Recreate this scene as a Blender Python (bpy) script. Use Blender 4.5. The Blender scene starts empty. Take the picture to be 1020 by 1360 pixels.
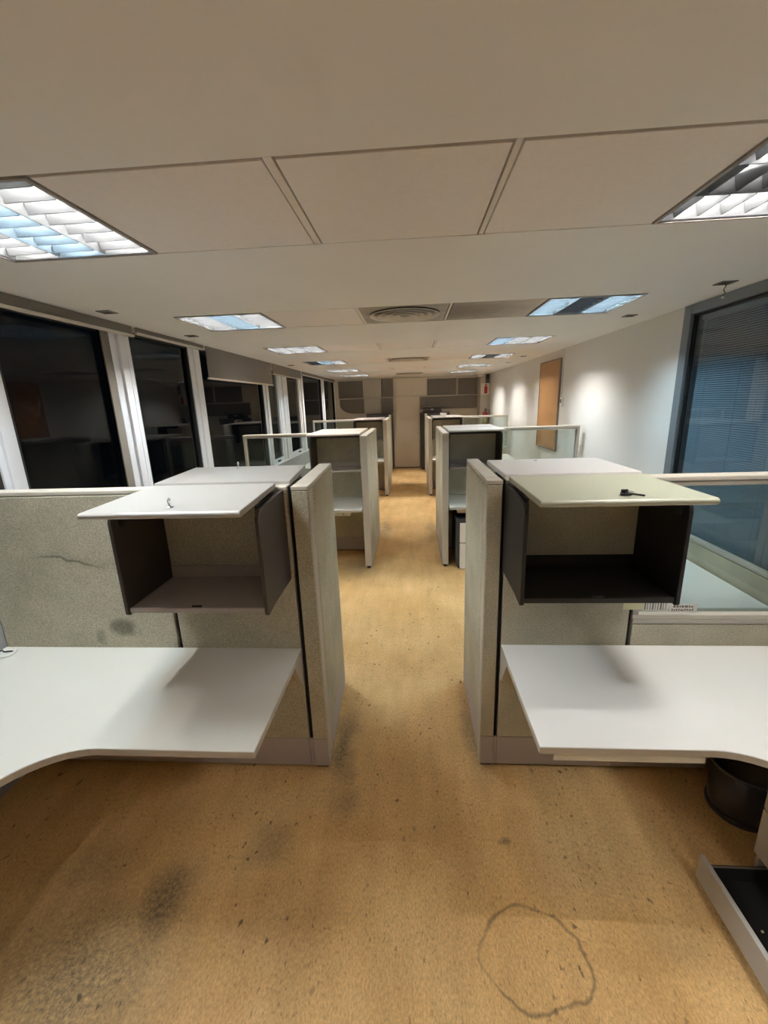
import bpy, bmesh, math, random
from mathutils import Vector, Matrix
random.seed(7)
scene = bpy.context.scene
COL = scene.collection
PI = math.pi

# ---------------------------------------------------------------- camera, world, exposure
cam_d = bpy.data.cameras.new('camera')
cam_d.sensor_fit = 'HORIZONTAL'; cam_d.sensor_width = 36.0
cam_d.lens = 566.09 * 36.0 / 1020.0
cam_d.clip_start = 0.02; cam_d.clip_end = 100
cam = bpy.data.objects.new('camera', cam_d); COL.objects.link(cam)
RGT = Vector((0.99753, 0.06179, -0.03339)); DWN = Vector((-0.01670, -0.25305, -0.96731)); FWD = Vector((-0.06822, 0.96548, -0.25139))
cam.matrix_world = Matrix(((RGT.x, -DWN.x, -FWD.x, 0.0), (RGT.y, -DWN.y, -FWD.y, 0.0), (RGT.z, -DWN.z, -FWD.z, 1.92), (0, 0, 0, 1)))
scene.camera = cam

world = bpy.data.worlds.new('night'); scene.world = world
world.use_nodes = True
world.node_tree.nodes['Background'].inputs[0].default_value = (0.010, 0.014, 0.020, 1)
world.node_tree.nodes['Background'].inputs[1].default_value = 0.25

scene.view_settings.view_transform = 'Standard'
scene.view_settings.look = 'None'
scene.view_settings.gamma = 1.0
scene.view_settings.use_curve_mapping = False
scene.view_settings.exposure = 0.0
scene.cycles.max_bounces = 16; scene.cycles.diffuse_bounces = 10; scene.cycles.transparent_max_bounces = 16
TUBE = 320.0            # radiance of a fluorescent tube

# ---------------------------------------------------------------- materials
MATS = {}
def newmat(name):
    m = bpy.data.materials.new(name); m.use_nodes = True
    nt = m.node_tree; b = nt.nodes['Principled BSDF']
    MATS[name] = m
    return m, nt, b

def N(nt, t, **kw):
    n = nt.nodes.new(t)
    for k, v in kw.items(): setattr(n, k, v)
    return n

def plain(name, col, rough=0.5, metal=0.0, spec=0.5, var=0.0, scale=6.0, bump=0.0, bscale=200.0, stretch=None):
    """colour with a little cloudy wear and fine relief, in object space"""
    m, nt, b = newmat(name)
    b.inputs['Base Color'].default_value = (*col, 1)
    b.inputs['Roughness'].default_value = rough
    b.inputs['Metallic'].default_value = metal
    b.inputs['Specular IOR Level'].default_value = spec
    geo = N(nt, 'ShaderNodeNewGeometry')
    src = geo.outputs['Position']
    if stretch:
        mp = N(nt, 'ShaderNodeMapping'); mp.inputs['Scale'].default_value = stretch
        nt.links.new(src, mp.inputs[0]); src = mp.outputs[0]
    if var:
        n = N(nt, 'ShaderNodeTexNoise'); n.inputs['Scale'].default_value = scale; n.inputs['Detail'].default_value = 6
        nt.links.new(src, n.inputs['Vector'])
        mx = N(nt, 'ShaderNodeMix', data_type='RGBA')
        nt.links.new(n.outputs['Fac'], mx.inputs['Factor'])
        mx.inputs[6].default_value = (*[c * (1 - var) for c in col], 1)
        mx.inputs[7].default_value = (*[min(1, c * (1 + var)) for c in col], 1)
        nt.links.new(mx.outputs[2], b.inputs['Base Color'])
    if bump:
        n2 = N(nt, 'ShaderNodeTexNoise'); n2.inputs['Scale'].default_value = bscale; n2.inputs['Detail'].default_value = 3
        nt.links.new(src, n2.inputs['Vector'])
        bp = N(nt, 'ShaderNodeBump'); bp.inputs['Strength'].default_value = bump; bp.inputs['Distance'].default_value = 0.002
        nt.links.new(n2.outputs['Fac'], bp.inputs['Height']); nt.links.new(bp.outputs[0], b.inputs['Normal'])
    return m

def fabric(name, c1, c2, blots=()):
    m, nt, b = newmat(name)
    b.inputs['Roughness'].default_value = 0.95; b.inputs['Specular IOR Level'].default_value = 0.15
    geo = N(nt, 'ShaderNodeNewGeometry')
    n = N(nt, 'ShaderNodeTexNoise'); n.inputs['Scale'].default_value = 190; n.inputs['Detail'].default_value = 5; n.inputs['Roughness'].default_value = 0.7
    nt.links.new(geo.outputs['Position'], n.inputs['Vector'])
    r = N(nt, 'ShaderNodeValToRGB'); r.color_ramp.elements[0].position = 0.33; r.color_ramp.elements[1].position = 0.65
    r.color_ramp.elements[0].color = (*c1, 1); r.color_ramp.elements[1].color = (*c2, 1)
    nt.links.new(n.outputs['Fac'], r.inputs[0])
    big = N(nt, 'ShaderNodeTexNoise'); big.inputs['Scale'].default_value = 3.5; big.inputs['Detail'].default_value = 5
    nt.links.new(geo.outputs['Position'], big.inputs['Vector'])
    mr = N(nt, 'ShaderNodeMapRange'); mr.inputs['From Min'].default_value = 0.3; mr.inputs['From Max'].default_value = 0.7
    mr.inputs['To Min'].default_value = 0.80; mr.inputs['To Max'].default_value = 1.08
    nt.links.new(big.outputs['Fac'], mr.inputs[0])
    cur = mr.outputs[0]
    for (cx, cy, cz, rx, ry, rz, amt) in blots:           # scuffs and hand marks on the cloth
        mk = ellipse(nt, geo.outputs['Position'], (cx, cy, cz), (rx, ry, rz), big.outputs['Color'], 0.12)
        mm = N(nt, 'ShaderNodeMath', operation='MULTIPLY_ADD'); mm.inputs[1].default_value = -amt; mm.inputs[2].default_value = 1.0
        nt.links.new(mk, mm.inputs[0])
        m2 = N(nt, 'ShaderNodeMath', operation='MULTIPLY'); nt.links.new(cur, m2.inputs[0]); nt.links.new(mm.outputs[0], m2.inputs[1]); cur = m2.outputs[0]
    mx = N(nt, 'ShaderNodeMix', data_type='RGBA', blend_type='MULTIPLY'); mx.inputs['Factor'].default_value = 1
    nt.links.new(r.outputs[0], mx.inputs[6]); nt.links.new(cur, mx.inputs[7])
    nt.links.new(mx.outputs[2], b.inputs['Base Color'])
    bp = N(nt, 'ShaderNodeBump'); bp.inputs['Strength'].default_value = 0.35; bp.inputs['Distance'].default_value = 0.003
    nt.links.new(n.outputs['Fac'], bp.inputs['Height']); nt.links.new(bp.outputs[0], b.inputs['Normal'])
    return m

def ellipse(nt, pos, c, r, warp=None, wamt=0.1, soft=0.35):
    """1 inside an ellipsoidal patch, fading out at its edge"""
    p = pos
    if warp is not None:
        s = N(nt, 'ShaderNodeVectorMath', operation='SUBTRACT'); s.inputs[1].default_value = (.5, .5, .5); nt.links.new(warp, s.inputs[0])
        k = N(nt, 'ShaderNodeVectorMath', operation='SCALE'); k.inputs['Scale'].default_value = wamt * 2; nt.links.new(s.outputs[0], k.inputs[0])
        a = N(nt, 'ShaderNodeVectorMath', operation='ADD'); nt.links.new(pos, a.inputs[0]); nt.links.new(k.outputs[0], a.inputs[1]); p = a.outputs[0]
    d = N(nt, 'ShaderNodeVectorMath', operation='SUBTRACT'); d.inputs[1].default_value = c; nt.links.new(p, d.inputs[0])
    q = N(nt, 'ShaderNodeVectorMath', operation='DIVIDE'); q.inputs[1].default_value = r; nt.links.new(d.outputs[0], q.inputs[0])
    l = N(nt, 'ShaderNodeVectorMath', operation='LENGTH'); nt.links.new(q.outputs[0], l.inputs[0])
    mr = N(nt, 'ShaderNodeMapRange'); mr.interpolation_type = 'SMOOTHSTEP'
    mr.inputs['From Min'].default_value = soft; mr.inputs['From Max'].default_value = 1.0
    mr.inputs['To Min'].default_value = 1.0; mr.inputs['To Max'].default_value = 0.0
    nt.links.new(l.outputs['Value'], mr.inputs[0])
    return mr.outputs[0]

def floor_material():
    m, nt, b = newmat('worn_vinyl')
    geo = N(nt, 'ShaderNodeNewGeometry'); P = geo.outputs['Position']
    def noise(sc, det=5, rough=0.55, stretch=None):
        n = N(nt, 'ShaderNodeTexNoise'); n.inputs['Scale'].default_value = sc; n.inputs['Detail'].default_value = det; n.inputs['Roughness'].default_value = rough
        s = P
        if stretch:
            mp = N(nt, 'ShaderNodeMapping'); mp.inputs['Scale'].default_value = stretch; nt.links.new(P, mp.inputs[0]); s = mp.outputs[0]
        nt.links.new(s, n.inputs['Vector']); return n
    def ramp(src, a, bb, ca, cb):
        r = N(nt, 'ShaderNodeValToRGB'); e = r.color_ramp.elements
        e[0].position = a; e[1].position = bb; e[0].color = (*ca, 1); e[1].color = (*cb, 1); nt.links.new(src, r.inputs[0]); return r.outputs[0]
    def mix(f, a, bcol, mode='MIX', fac=None):
        mx = N(nt, 'ShaderNodeMix', data_type='RGBA', blend_type=mode)
        if fac is not None: mx.inputs['Factor'].default_value = fac
        else: nt.links.new(f, mx.inputs['Factor'])
        nt.links.new(a, mx.inputs[6])
        if isinstance(bcol, tuple): mx.inputs[7].default_value = (*bcol, 1)
        else: nt.links.new(bcol, mx.inputs[7])
        return mx.outputs[2]
    def math_(op, a, bb=None):
        n = N(nt, 'ShaderNodeMath', operation=op)
        nt.links.new(a, n.inputs[0])
        if bb is not None:
            if isinstance(bb, float): n.inputs[1].default_value = bb
            else: nt.links.new(bb, n.inputs[1])
        return n.outputs[0]
    big = noise(1.5, 6, 0.6); streak = noise(9, 5, 0.6, (1.0, 0.18, 1.0)); fine = noise(150, 4, 0.7, (1.0, 0.45, 1.0))
    c = ramp(big.outputs['Fac'], 0.30, 0.66, FLOOR_A, FLOOR_B)
    c = mix(None, c, ramp(streak.outputs['Fac'], 0.3, 0.7, (0.80, 0.78, 0.74), (1.05, 1.05, 1.04)), 'MULTIPLY', 0.8)
    c = mix(None, c, ramp(fine.outputs['Fac'], 0.30, 0.62, (0.62, 0.58, 0.54), (1.04, 1.04, 1.04)), 'MULTIPLY', 0.9)
    # dirt patches with a shape of their own (x, y, rx, ry, strength)
    warp = noise(4.0, 5).outputs['Color']; grain = noise(60, 4, 0.75)
    gr = ramp(grain.outputs['Fac'], 0.30, 0.68, (1, 1, 1), (0.35, 0.35, 0.35))
    dirt = None
    for (x, y, rx, ry, k) in [(-1.03, 1.20, .20, .27, .75), (-0.66, 1.43, .17, .17, .45), (-1.22, 0.98, .62, .45, .68), (-1.40, 1.30, .35, .25, .4), (-0.55, 1.15, .4, .3, .22), (0.75, 1.45, .45, .3, .25), (-0.42, 2.00, .12, .45, .70), (-0.36, 1.66, .10, .16, .40),
                              (0.33, 2.15, .09, .55, .60), (-0.70, 4.75, .35, .5, .55), (-0.13, 9.9, .5, .35, .60), (0.45, 8.7, .25, .5, .55), (-0.42, 6.4, .12, .9, .4), (0.28, 6.3, .12, .9, .4), (0.93, 1.16, .16, .12, .28), (0.363, 1.483, .035, .035, .7)]:
        e = ellipse(nt, P, (x, y, 0), (rx, ry, 1), warp, 0.10, 0.0)
        e = math_('MULTIPLY', e, float(k))
        dirt = e if dirt is None else math_('MAXIMUM', dirt, e)
    dg = math_('MULTIPLY', dirt, gr)
    dg = math_('MULTIPLY', dg, 1.35)
    c = mix(dg, c, (0.060, 0.055, 0.045))
    # scuffs
    sc = noise(34, 3, 0.5, (1.0, 0.6, 1.0)); area = noise(2.2, 3)
    s1 = ramp(sc.outputs['Fac'], 0.645, 0.70, (0, 0, 0), (1, 1, 1)); s2 = ramp(area.outputs['Fac'], 0.44, 0.56, (0, 0, 0), (1, 1, 1))
    tiny = noise(95, 3, 0.5, (1.0, 0.4, 1.0)); area2 = noise(3.4, 4)
    s3 = ramp(tiny.outputs['Fac'], 0.62, 0.66, (0, 0, 0), (1, 1, 1)); s4 = ramp(area2.outputs['Fac'], 0.40, 0.60, (0.1, 0.1, 0.1), (1, 1, 1))
    c = mix(math_('MULTIPLY', math_('MULTIPLY', s3, s4), 0.55), c, (0.13, 0.085, 0.045))
    c = mix(math_('MULTIPLY', math_('MULTIPLY', s1, s2), 0.75), c, (0.07, 0.045, 0.025))
    # ring-shaped water stain
    s = N(nt, 'ShaderNodeVectorMath', operation='SUBTRACT'); s.inputs[1].default_value = (.5, .5, .5); nt.links.new(warp, s.inputs[0])
    k = N(nt, 'ShaderNodeVectorMath', operation='SCALE'); k.inputs['Scale'].default_value = 0.13; nt.links.new(s.outputs[0], k.inputs[0])
    a = N(nt, 'ShaderNodeVectorMath', operation='ADD'); nt.links.new(P, a.inputs[0]); nt.links.new(k.outputs[0], a.inputs[1])
    d = N(nt, 'ShaderNodeVectorMath', operation='SUBTRACT'); d.inputs[1].default_value = (0.40, 1.10, 0); nt.links.new(a.outputs[0], d.inputs[0])
    q = N(nt, 'ShaderNodeVectorMath', operation='DIVIDE'); q.inputs[1].default_value = (0.185, 0.15, 1); nt.links.new(d.outputs[0], q.inputs[0])
    l = N(nt, 'ShaderNodeVectorMath', operation='LENGTH'); nt.links.new(q.outputs[0], l.inputs[0])
    ab = math_('ABSOLUTE', math_('SUBTRACT', l.outputs['Value'], 1.0))
    ring = ramp(ab, 0.008, 0.055, (1, 1, 1), (0, 0, 0))
    rb = ramp(noise(7, 3).outputs['Fac'], 0.34, 0.50, (0.45, 0.45, 0.45), (1, 1, 1))
    c = mix(math_('MULTIPLY', math_('MULTIPLY', ring, rb), 0.62), c, (0.10, 0.075, 0.04))
    nt.links.new(c, b.inputs['Base Color'])
    rr = N(nt, 'ShaderNodeMapRange'); rr.inputs['To Min'].default_value = 0.42; rr.inputs['To Max'].default_value = 0.62; nt.links.new(big.outputs['Fac'], rr.inputs[0])
    nt.links.new(rr.outputs[0], b.inputs['Roughness']); b.inputs['Specular IOR Level'].default_value = 0.3
    bp = N(nt, 'ShaderNodeBump'); bp.inputs['Strength'].default_value = 0.25; bp.inputs['Distance'].default_value = 0.002
    nt.links.new(fine.outputs['Fac'], bp.inputs['Height']); nt.links.new(bp.outputs[0], b.inputs['Normal'])
    return m

def glass(name, tint, rough=0.0, ior=1.5, haze=0.0, hcol=(.5, .5, .5)):
    m, nt, b = newmat(name); nt.nodes.remove(b)
    out = nt.nodes['Material Output']
    tr = N(nt, 'ShaderNodeBsdfTransparent'); tr.inputs[0].default_value = (*tint, 1)
    gl = N(nt, 'ShaderNodeBsdfGlossy'); gl.inputs['Roughness'].default_value = rough
    fr = N(nt, 'ShaderNodeFresnel'); geo = N(nt, 'ShaderNodeNewGeometry')
    mr = N(nt, 'ShaderNodeMapRange'); mr.inputs['To Min'].default_value = ior; mr.inputs['To Max'].default_value = 1.0 / ior
    nt.links.new(geo.outputs['Backfacing'], mr.inputs[0]); nt.links.new(mr.outputs[0], fr.inputs['IOR'])
    mx = N(nt, 'ShaderNodeMixShader'); nt.links.new(fr.outputs[0], mx.inputs[0])
    base = tr.outputs[0]
    if haze:
        df = N(nt, 'ShaderNodeBsdfDiffuse'); df.inputs[0].default_value = (*hcol, 1)
        m2 = N(nt, 'ShaderNodeMixShader'); m2.inputs[0].default_value = haze
        nt.links.new(tr.outputs[0], m2.inputs[1]); nt.links.new(df.outputs[0], m2.inputs[2]); base = m2.outputs[0]
    nt.links.new(base, mx.inputs[1]); nt.links.new(gl.outputs[0], mx.inputs[2])
    nt.links.new(mx.outputs[0], out.inputs[0])
    return m

def emitter(name, col, strength):
    m, nt, b = newmat(name)
    b.inputs['Base Color'].default_value = (0.8, 0.8, 0.8, 1)
    b.inputs['Emission Color'].default_value = (*col, 1); b.inputs['Emission Strength'].default_value = strength
    return m

FLOOR_A = (0.68, 0.415, 0.160); FLOOR_B = (0.88, 0.600, 0.285)
floor_material()
plain('ceiling_paint', (0.83, 0.81, 0.775), 0.9, var=0.04, scale=2.0, bump=0.08, bscale=120)
plain('tile_board', (0.84, 0.785, 0.745), 0.95, var=0.05, scale=60, bump=0.25, bscale=160)
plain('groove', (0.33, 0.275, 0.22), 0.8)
plain('tile_bar', (0.78, 0.73, 0.66), 0.6)
plain('wall_paint', (0.75, 0.74, 0.72), 0.85, var=0.04, scale=1.5)
plain('wall_grey', (0.34, 0.34, 0.35), 0.7, var=0.06, scale=3)
plain('wall_beige', (0.70, 0.64, 0.54), 0.8, var=0.05, scale=2)
plain('panel_taupe', (0.21, 0.185, 0.155), 0.75, var=0.08, scale=3)
plain('panel_light', (0.60, 0.55, 0.46), 0.75, var=0.05, scale=3)
plain('door_cream', (0.86, 0.79, 0.66), 0.6, var=0.05, scale=2)
plain('aluminium', (0.82, 0.83, 0.87), 0.45, metal=0.15, var=0.06, scale=8, stretch=(1, 1, .1))
plain('aluminium_grey', (0.20, 0.225, 0.25), 0.4, metal=0.3)
plain('rubber_black', (0.012, 0.012, 0.013), 0.6)
plain('gap_black', (0.010, 0.010, 0.010), 0.9)
plain('blind_fabric', (0.18, 0.162, 0.142), 0.9, var=0.05, scale=5)
plain('slat_blue', (0.20, 0.275, 0.325), 0.45, var=0.05)
FB1 = (0.34, 0.315, 0.235); FB2 = (0.69, 0.65, 0.515)
fabric('cloth_aisle', FB1, FB2, [(-1.70, 1.87, 1.195, .26, .2, .012, .42), (-1.55, 1.87, 1.20, .4, .2, .05, .10), (-1.46, 1.87, .82, .10, .2, .08, .55), (-1.60, 1.87, .78, .05, .2, .06, .3)])
plain('trim_beige', (0.50, 0.465, 0.405), 0.5, metal=0.1, var=0.04)
plain('cap_cream', (0.62, 0.575, 0.50), 0.5, var=0.04)
plain('base_mauve', (0.45, 0.405, 0.40), 0.5, var=0.07, scale=5)
def laminate(name, col):
    m = plain(name, col, 0.42, var=0.025, scale=3, spec=0.35)
laminate('laminate', (0.76, 0.75, 0.70)); laminate('laminate_right', (0.88, 0.875, 0.86))
plain('laminate_edge', (0.50, 0.46, 0.41), 0.5)
plain('lid_white', (0.455, 0.435, 0.415), 0.4, var=0.02)
plain('lid_pale', (0.74, 0.725, 0.725), 0.4, var=0.02)
plain('lid_cream', (0.53, 0.55, 0.435), 0.35, var=0.03, scale=4)
plain('lid_rose', (0.70, 0.62, 0.57), 0.45, var=0.03)
plain('bin_brown', (0.060, 0.050, 0.047), 0.5, var=0.10, scale=4)
plain('bin_mauve', (0.42, 0.37, 0.355), 0.5, var=0.08, scale=5)
plain('bin_black', (0.014, 0.013, 0.013), 0.55, var=0.1)
plain('steel', (0.60, 0.60, 0.60), 0.3, metal=0.9)
plain('key_black', (0.015, 0.015, 0.015), 0.35)
plain('plastic_black', (0.045, 0.042, 0.043), 0.32, var=0.1)
plain('plastic_white', (0.80, 0.79, 0.75), 0.45)
plain('pedestal_grey', (0.50, 0.485, 0.46), 0.55, var=0.05, bump=0.1)
plain('pedestal_dark', (0.05, 0.05, 0.055), 0.6)
plain('drawer_inside', (0.012, 0.012, 0.012), 0.9)
plain('drawer_pale', (0.68, 0.67, 0.60), 0.5)
plain('wood_orange', (0.44, 0.235, 0.095), 0.55, var=0.12, scale=5, stretch=(4, 4, .5))
plain('wood_frame', (0.20, 0.15, 0.11), 0.5)
plain('sign_white', (0.85, 0.82, 0.74), 0.5)
plain('sign_red', (0.60, 0.03, 0.02), 0.5)
plain('extinguisher_red', (0.30, 0.035, 0.025), 0.35)
plain('olive_label', (0.32, 0.29, 0.10), 0.5)
plain('label_yellow', (0.72, 0.69, 0.44), 0.6)
plain('paper', (0.78, 0.76, 0.70), 0.7)
plain('ink', (0.16, 0.15, 0.15), 0.7)
plain('louvre', (0.105, 0.107, 0.112), 0.38, metal=0.35)
plain('reflector', (0.24, 0.245, 0.25), 0.4, metal=0.3)
plain('fixture_frame', (0.30, 0.27, 0.24), 0.5)
plain('socket', (0.85, 0.85, 0.83), 0.5)
plain('tube_off', (0.55, 0.56, 0.55), 0.3)
emitter('tube_white', (1.0, 0.965, 0.905), TUBE)
emitter('tube_cool', (0.62, 0.86, 1.0), TUBE)
plain('diffuser_metal', (0.33, 0.30, 0.255), 0.6, var=0.45, scale=14)
plain('diffuser_ring', (0.62, 0.575, 0.51), 0.55, var=0.15, scale=20)
plain('diffuser_dark', (0.03, 0.028, 0.025), 0.8)
plain('spot_grey', (0.17, 0.15, 0.13), 0.5)
plain('conduit_white', (0.70, 0.68, 0.64), 0.5)
glass('window_glass', (0.55, 0.58, 0.60), ior=1.28)
glass('blind_glass', (0.95, 0.98, 1.0), ior=1.45)
glass('partition_glass', (0.80, 0.85, 0.83), ior=1.45, haze=0.012, hcol=(.55, .6, .58))

def soot_tile(name, side):
    """ceiling board sooted by the air from the diffuser beside it"""
    m, nt, b = newmat(name)
    b.inputs['Roughness'].default_value = 0.95
    geo = N(nt, 'ShaderNodeNewGeometry')
    n = N(nt, 'ShaderNodeTexNoise'); n.inputs['Scale'].default_value = 9; n.inputs['Detail'].default_value = 7; nt.links.new(geo.outputs['Position'], n.inputs['Vector'])
    mk = ellipse(nt, geo.outputs['Position'], side, (1.0, .75, 1), n.outputs['Color'], .15, .1)
    mm = N(nt, 'ShaderNodeMath', operation='MULTIPLY'); mm.inputs[1].default_value = 0.92; nt.links.new(mk, mm.inputs[0])
    mx = N(nt, 'ShaderNodeMix', data_type='RGBA'); nt.links.new(mm.outputs[0], mx.inputs['Factor'])
    mx.inputs[6].default_value = (0.68, 0.62, 0.55, 1); mx.inputs[7].default_value = (0.19, 0.16, 0.13, 1)
    nt.links.new(mx.outputs[2], b.inputs['Base Color'])
soot_tile('tile_sooted', (0.25, 3.45, 2.55))

# ---------------------------------------------------------------- mesh helpers
class MB:
    def __init__(self): self.v = []; self.f = []
    def box(self, x0, x1, y0, y1, z0, z1):
        b = len(self.v)
        self.v += [(x, y, z) for z in (z0, z1) for y in (y0, y1) for x in (x0, x1)]
        for q in ((0, 2, 3, 1), (4, 5, 7, 6), (0, 1, 5, 4), (2, 6, 7, 3), (0, 4, 6, 2), (1, 3, 7, 5)): self.f.append(tuple(b + i for i in q))
        return self
    def prism(self, pts, axis, a, c):
        """polygon pts extruded along axis from a to c (pts are the other two coordinates in x,y,z order)"""
        b = len(self.v); n = len(pts)
        for t in (a, c):
            for p in pts:
                q = [p[0], p[1]]; q.insert(axis, t); self.v.append(tuple(q))
        self.f.append(tuple(b + i for i in range(n))[::-1]); self.f.append(tuple(b + n + i for i in range(n)))
        for i in range(n):
            j = (i + 1) % n; self.f.append((b + i, b + j, b + n + j, b + n + i))
        return self
    def lathe(self, prof, cx, cy, seg=24):
        b = len(self.v); n = len(prof)
        for k in range(seg):
            t = 2 * PI * k / seg
            for r, z in prof: self.v.append((cx + r * math.cos(t), cy + r * math.sin(t), z))
        for k in range(seg):
            k2 = (k + 1) % seg
            for i in range(n - 1): self.f.append((b + k * n + i, b + k2 * n + i, b + k2 * n + i + 1, b + k * n + i + 1))
        return self
    def tube(self, pts, r, seg=8):
        b = len(self.v); n = len(pts)
        P = [Vector(p) for p in pts]
        for i, p in enumerate(P):
            d = (P[min(i + 1, n - 1)] - P[max(i - 1, 0)]).normalized()
            u = d.cross(Vector((0, 0, 1)) if abs(d.z) < .9 else Vector((1, 0, 0))).normalized(); w = d.cross(u)
            for k in range(seg):
                t = 2 * PI * k / seg; self.v.append(tuple(p + r * (math.cos(t) * u + math.sin(t) * w)))
        for i in range(n - 1):
            for k in range(seg):
                k2 = (k + 1) % seg; self.f.append((b + i * seg + k, b + i * seg + k2, b + (i + 1) * seg + k2, b + (i + 1) * seg + k))
        self.f.append(tuple(b + k for k in range(seg))); self.f.append(tuple(b + (n - 1) * seg + k for k in range(seg))[::-1])
        return self
    def build(self, name, mat, parent=None, bevel=0.0, smooth=False, origin=None):
        """link as ONE mesh object; vertices are in world space, the origin sits at the parent's place or at the base centre"""
        if parent is not None and origin is None: o0 = world_loc(parent)
        elif origin is not None: o0 = Vector(origin)
        else:
            xs, ys, zs = zip(*self.v); o0 = Vector(((min(xs) + max(xs)) / 2, (min(ys) + max(ys)) / 2, min(zs)))
        me = bpy.data.meshes.new(name)
        me.from_pydata([tuple(Vector(v) - o0) for v in self.v], [], self.f); me.update()
        bm = bmesh.new(); bm.from_mesh(me); bmesh.ops.recalc_face_normals(bm, faces=bm.faces); bm.to_mesh(me); bm.free()
        me.materials.append(MATS[mat])
        if smooth: 
            for p in me.polygons: p.use_smooth = True
        o = bpy.data.objects.new(name, me); COL.objects.link(o)
        if parent is not None:
            o.parent = parent; o.location = o0 - world_loc(parent)
        else: o.location = o0
        if bevel:
            b = o.modifiers.new('bevel', 'BEVEL'); b.width = bevel; b.segments = 2; b.limit_method = 'ANGLE'
        return o

def world_loc(o):
    v = Vector(o.location)
    while o.parent is not None: o = o.parent; v += Vector(o.location)
    return v
def box(*a): return MB().box(*a)
def tag(o, label=None, cat=None, group=None, kind=None):
    if label: o['label'] = label
    if cat: o['category'] = cat
    if group: o['group'] = group
    if kind: o['kind'] = kind
    return o
def thing(name, loc, label, cat, group=None):
    o = bpy.data.objects.new(name, None); COL.objects.link(o); o.location = loc; o.empty_display_size = 0.1
    return tag(o, label, cat, group)
def struct(o): o['kind'] = 'structure'; return o
def copy_tree(o, parent=None):
    c = o.copy(); COL.objects.link(c); c.parent = parent
    for ch in list(o.children): copy_tree(ch, c)
    return c

# ---------------------------------------------------------------- the room shell
XL, XR, YB, YF, ZC = -2.17, 2.11, -1.6, 12.5, 2.54
struct(box(XL - .3, XR + .3, YB - .1, YF + .2, -.1, 0).build('floor', 'worn_vinyl'))

# ceiling with one long opening for each row of boards and lights
ROWS = [(-0.585, 0.045), (1.275, 1.915), (3.135, 3.775), (4.985, 5.625), (6.755, 7.395), (8.585, 9.225), (10.405, 11.045)]
OX0, OX1 = -1.665, 1.545
m = MB(); yy = YB - .1
for (a, b_) in ROWS:
    m.box(XL - .3, XR + .3, yy, a, ZC, ZC + .03)
    m.box(XL - .3, OX0, a, b_, ZC, ZC + .03); m.box(OX1, XR + .3, a, b_, ZC, ZC + .03)
    yy = b_
m.box(XL - .3, XR + .3, yy, YF + .2, ZC, ZC + .03)
ceil = struct(m.build('ceiling', 'ceiling_paint'))
struct(box(XL - .3, XR + .3, YB - .1, YF + .2, ZC + .30, ZC + .35).build('trim_1', 'gap_black'))     # slab above the void
XT = [(-1.030, -.382), (-.346, .268), (.297, .923)]
tiles = {}
for ri, (a, b_) in enumerate(ROWS):
    for ci, (x0, x1) in enumerate(XT):
        if ci == 1 and ri in (2, 4, 6): continue
        mt = 'tile_sooted' if (ri == 2 and ci == 2) else 'tile_board'
        t = box(x0, x1, a + .021, b_ - .001, ZC + .002, ZC + .022).build('ceiling_tile', mt, ceil, bevel=.002)
        tiles[(ri, ci)] = t
        box(x0, x1, a + .001, a + .020, ZC + .004, ZC + .012).build('gap_shade_strip', 'groove', ceil)  # dark strip standing in for the shade inside the gap before each tile
    for (x0, x1) in ((-.376, -.352), (.274, .291)):
        box(x0, x1, a + .004, b_ - .003, ZC + .001, ZC + .024).build('ceiling_bar', 'tile_bar', ceil)

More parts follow.
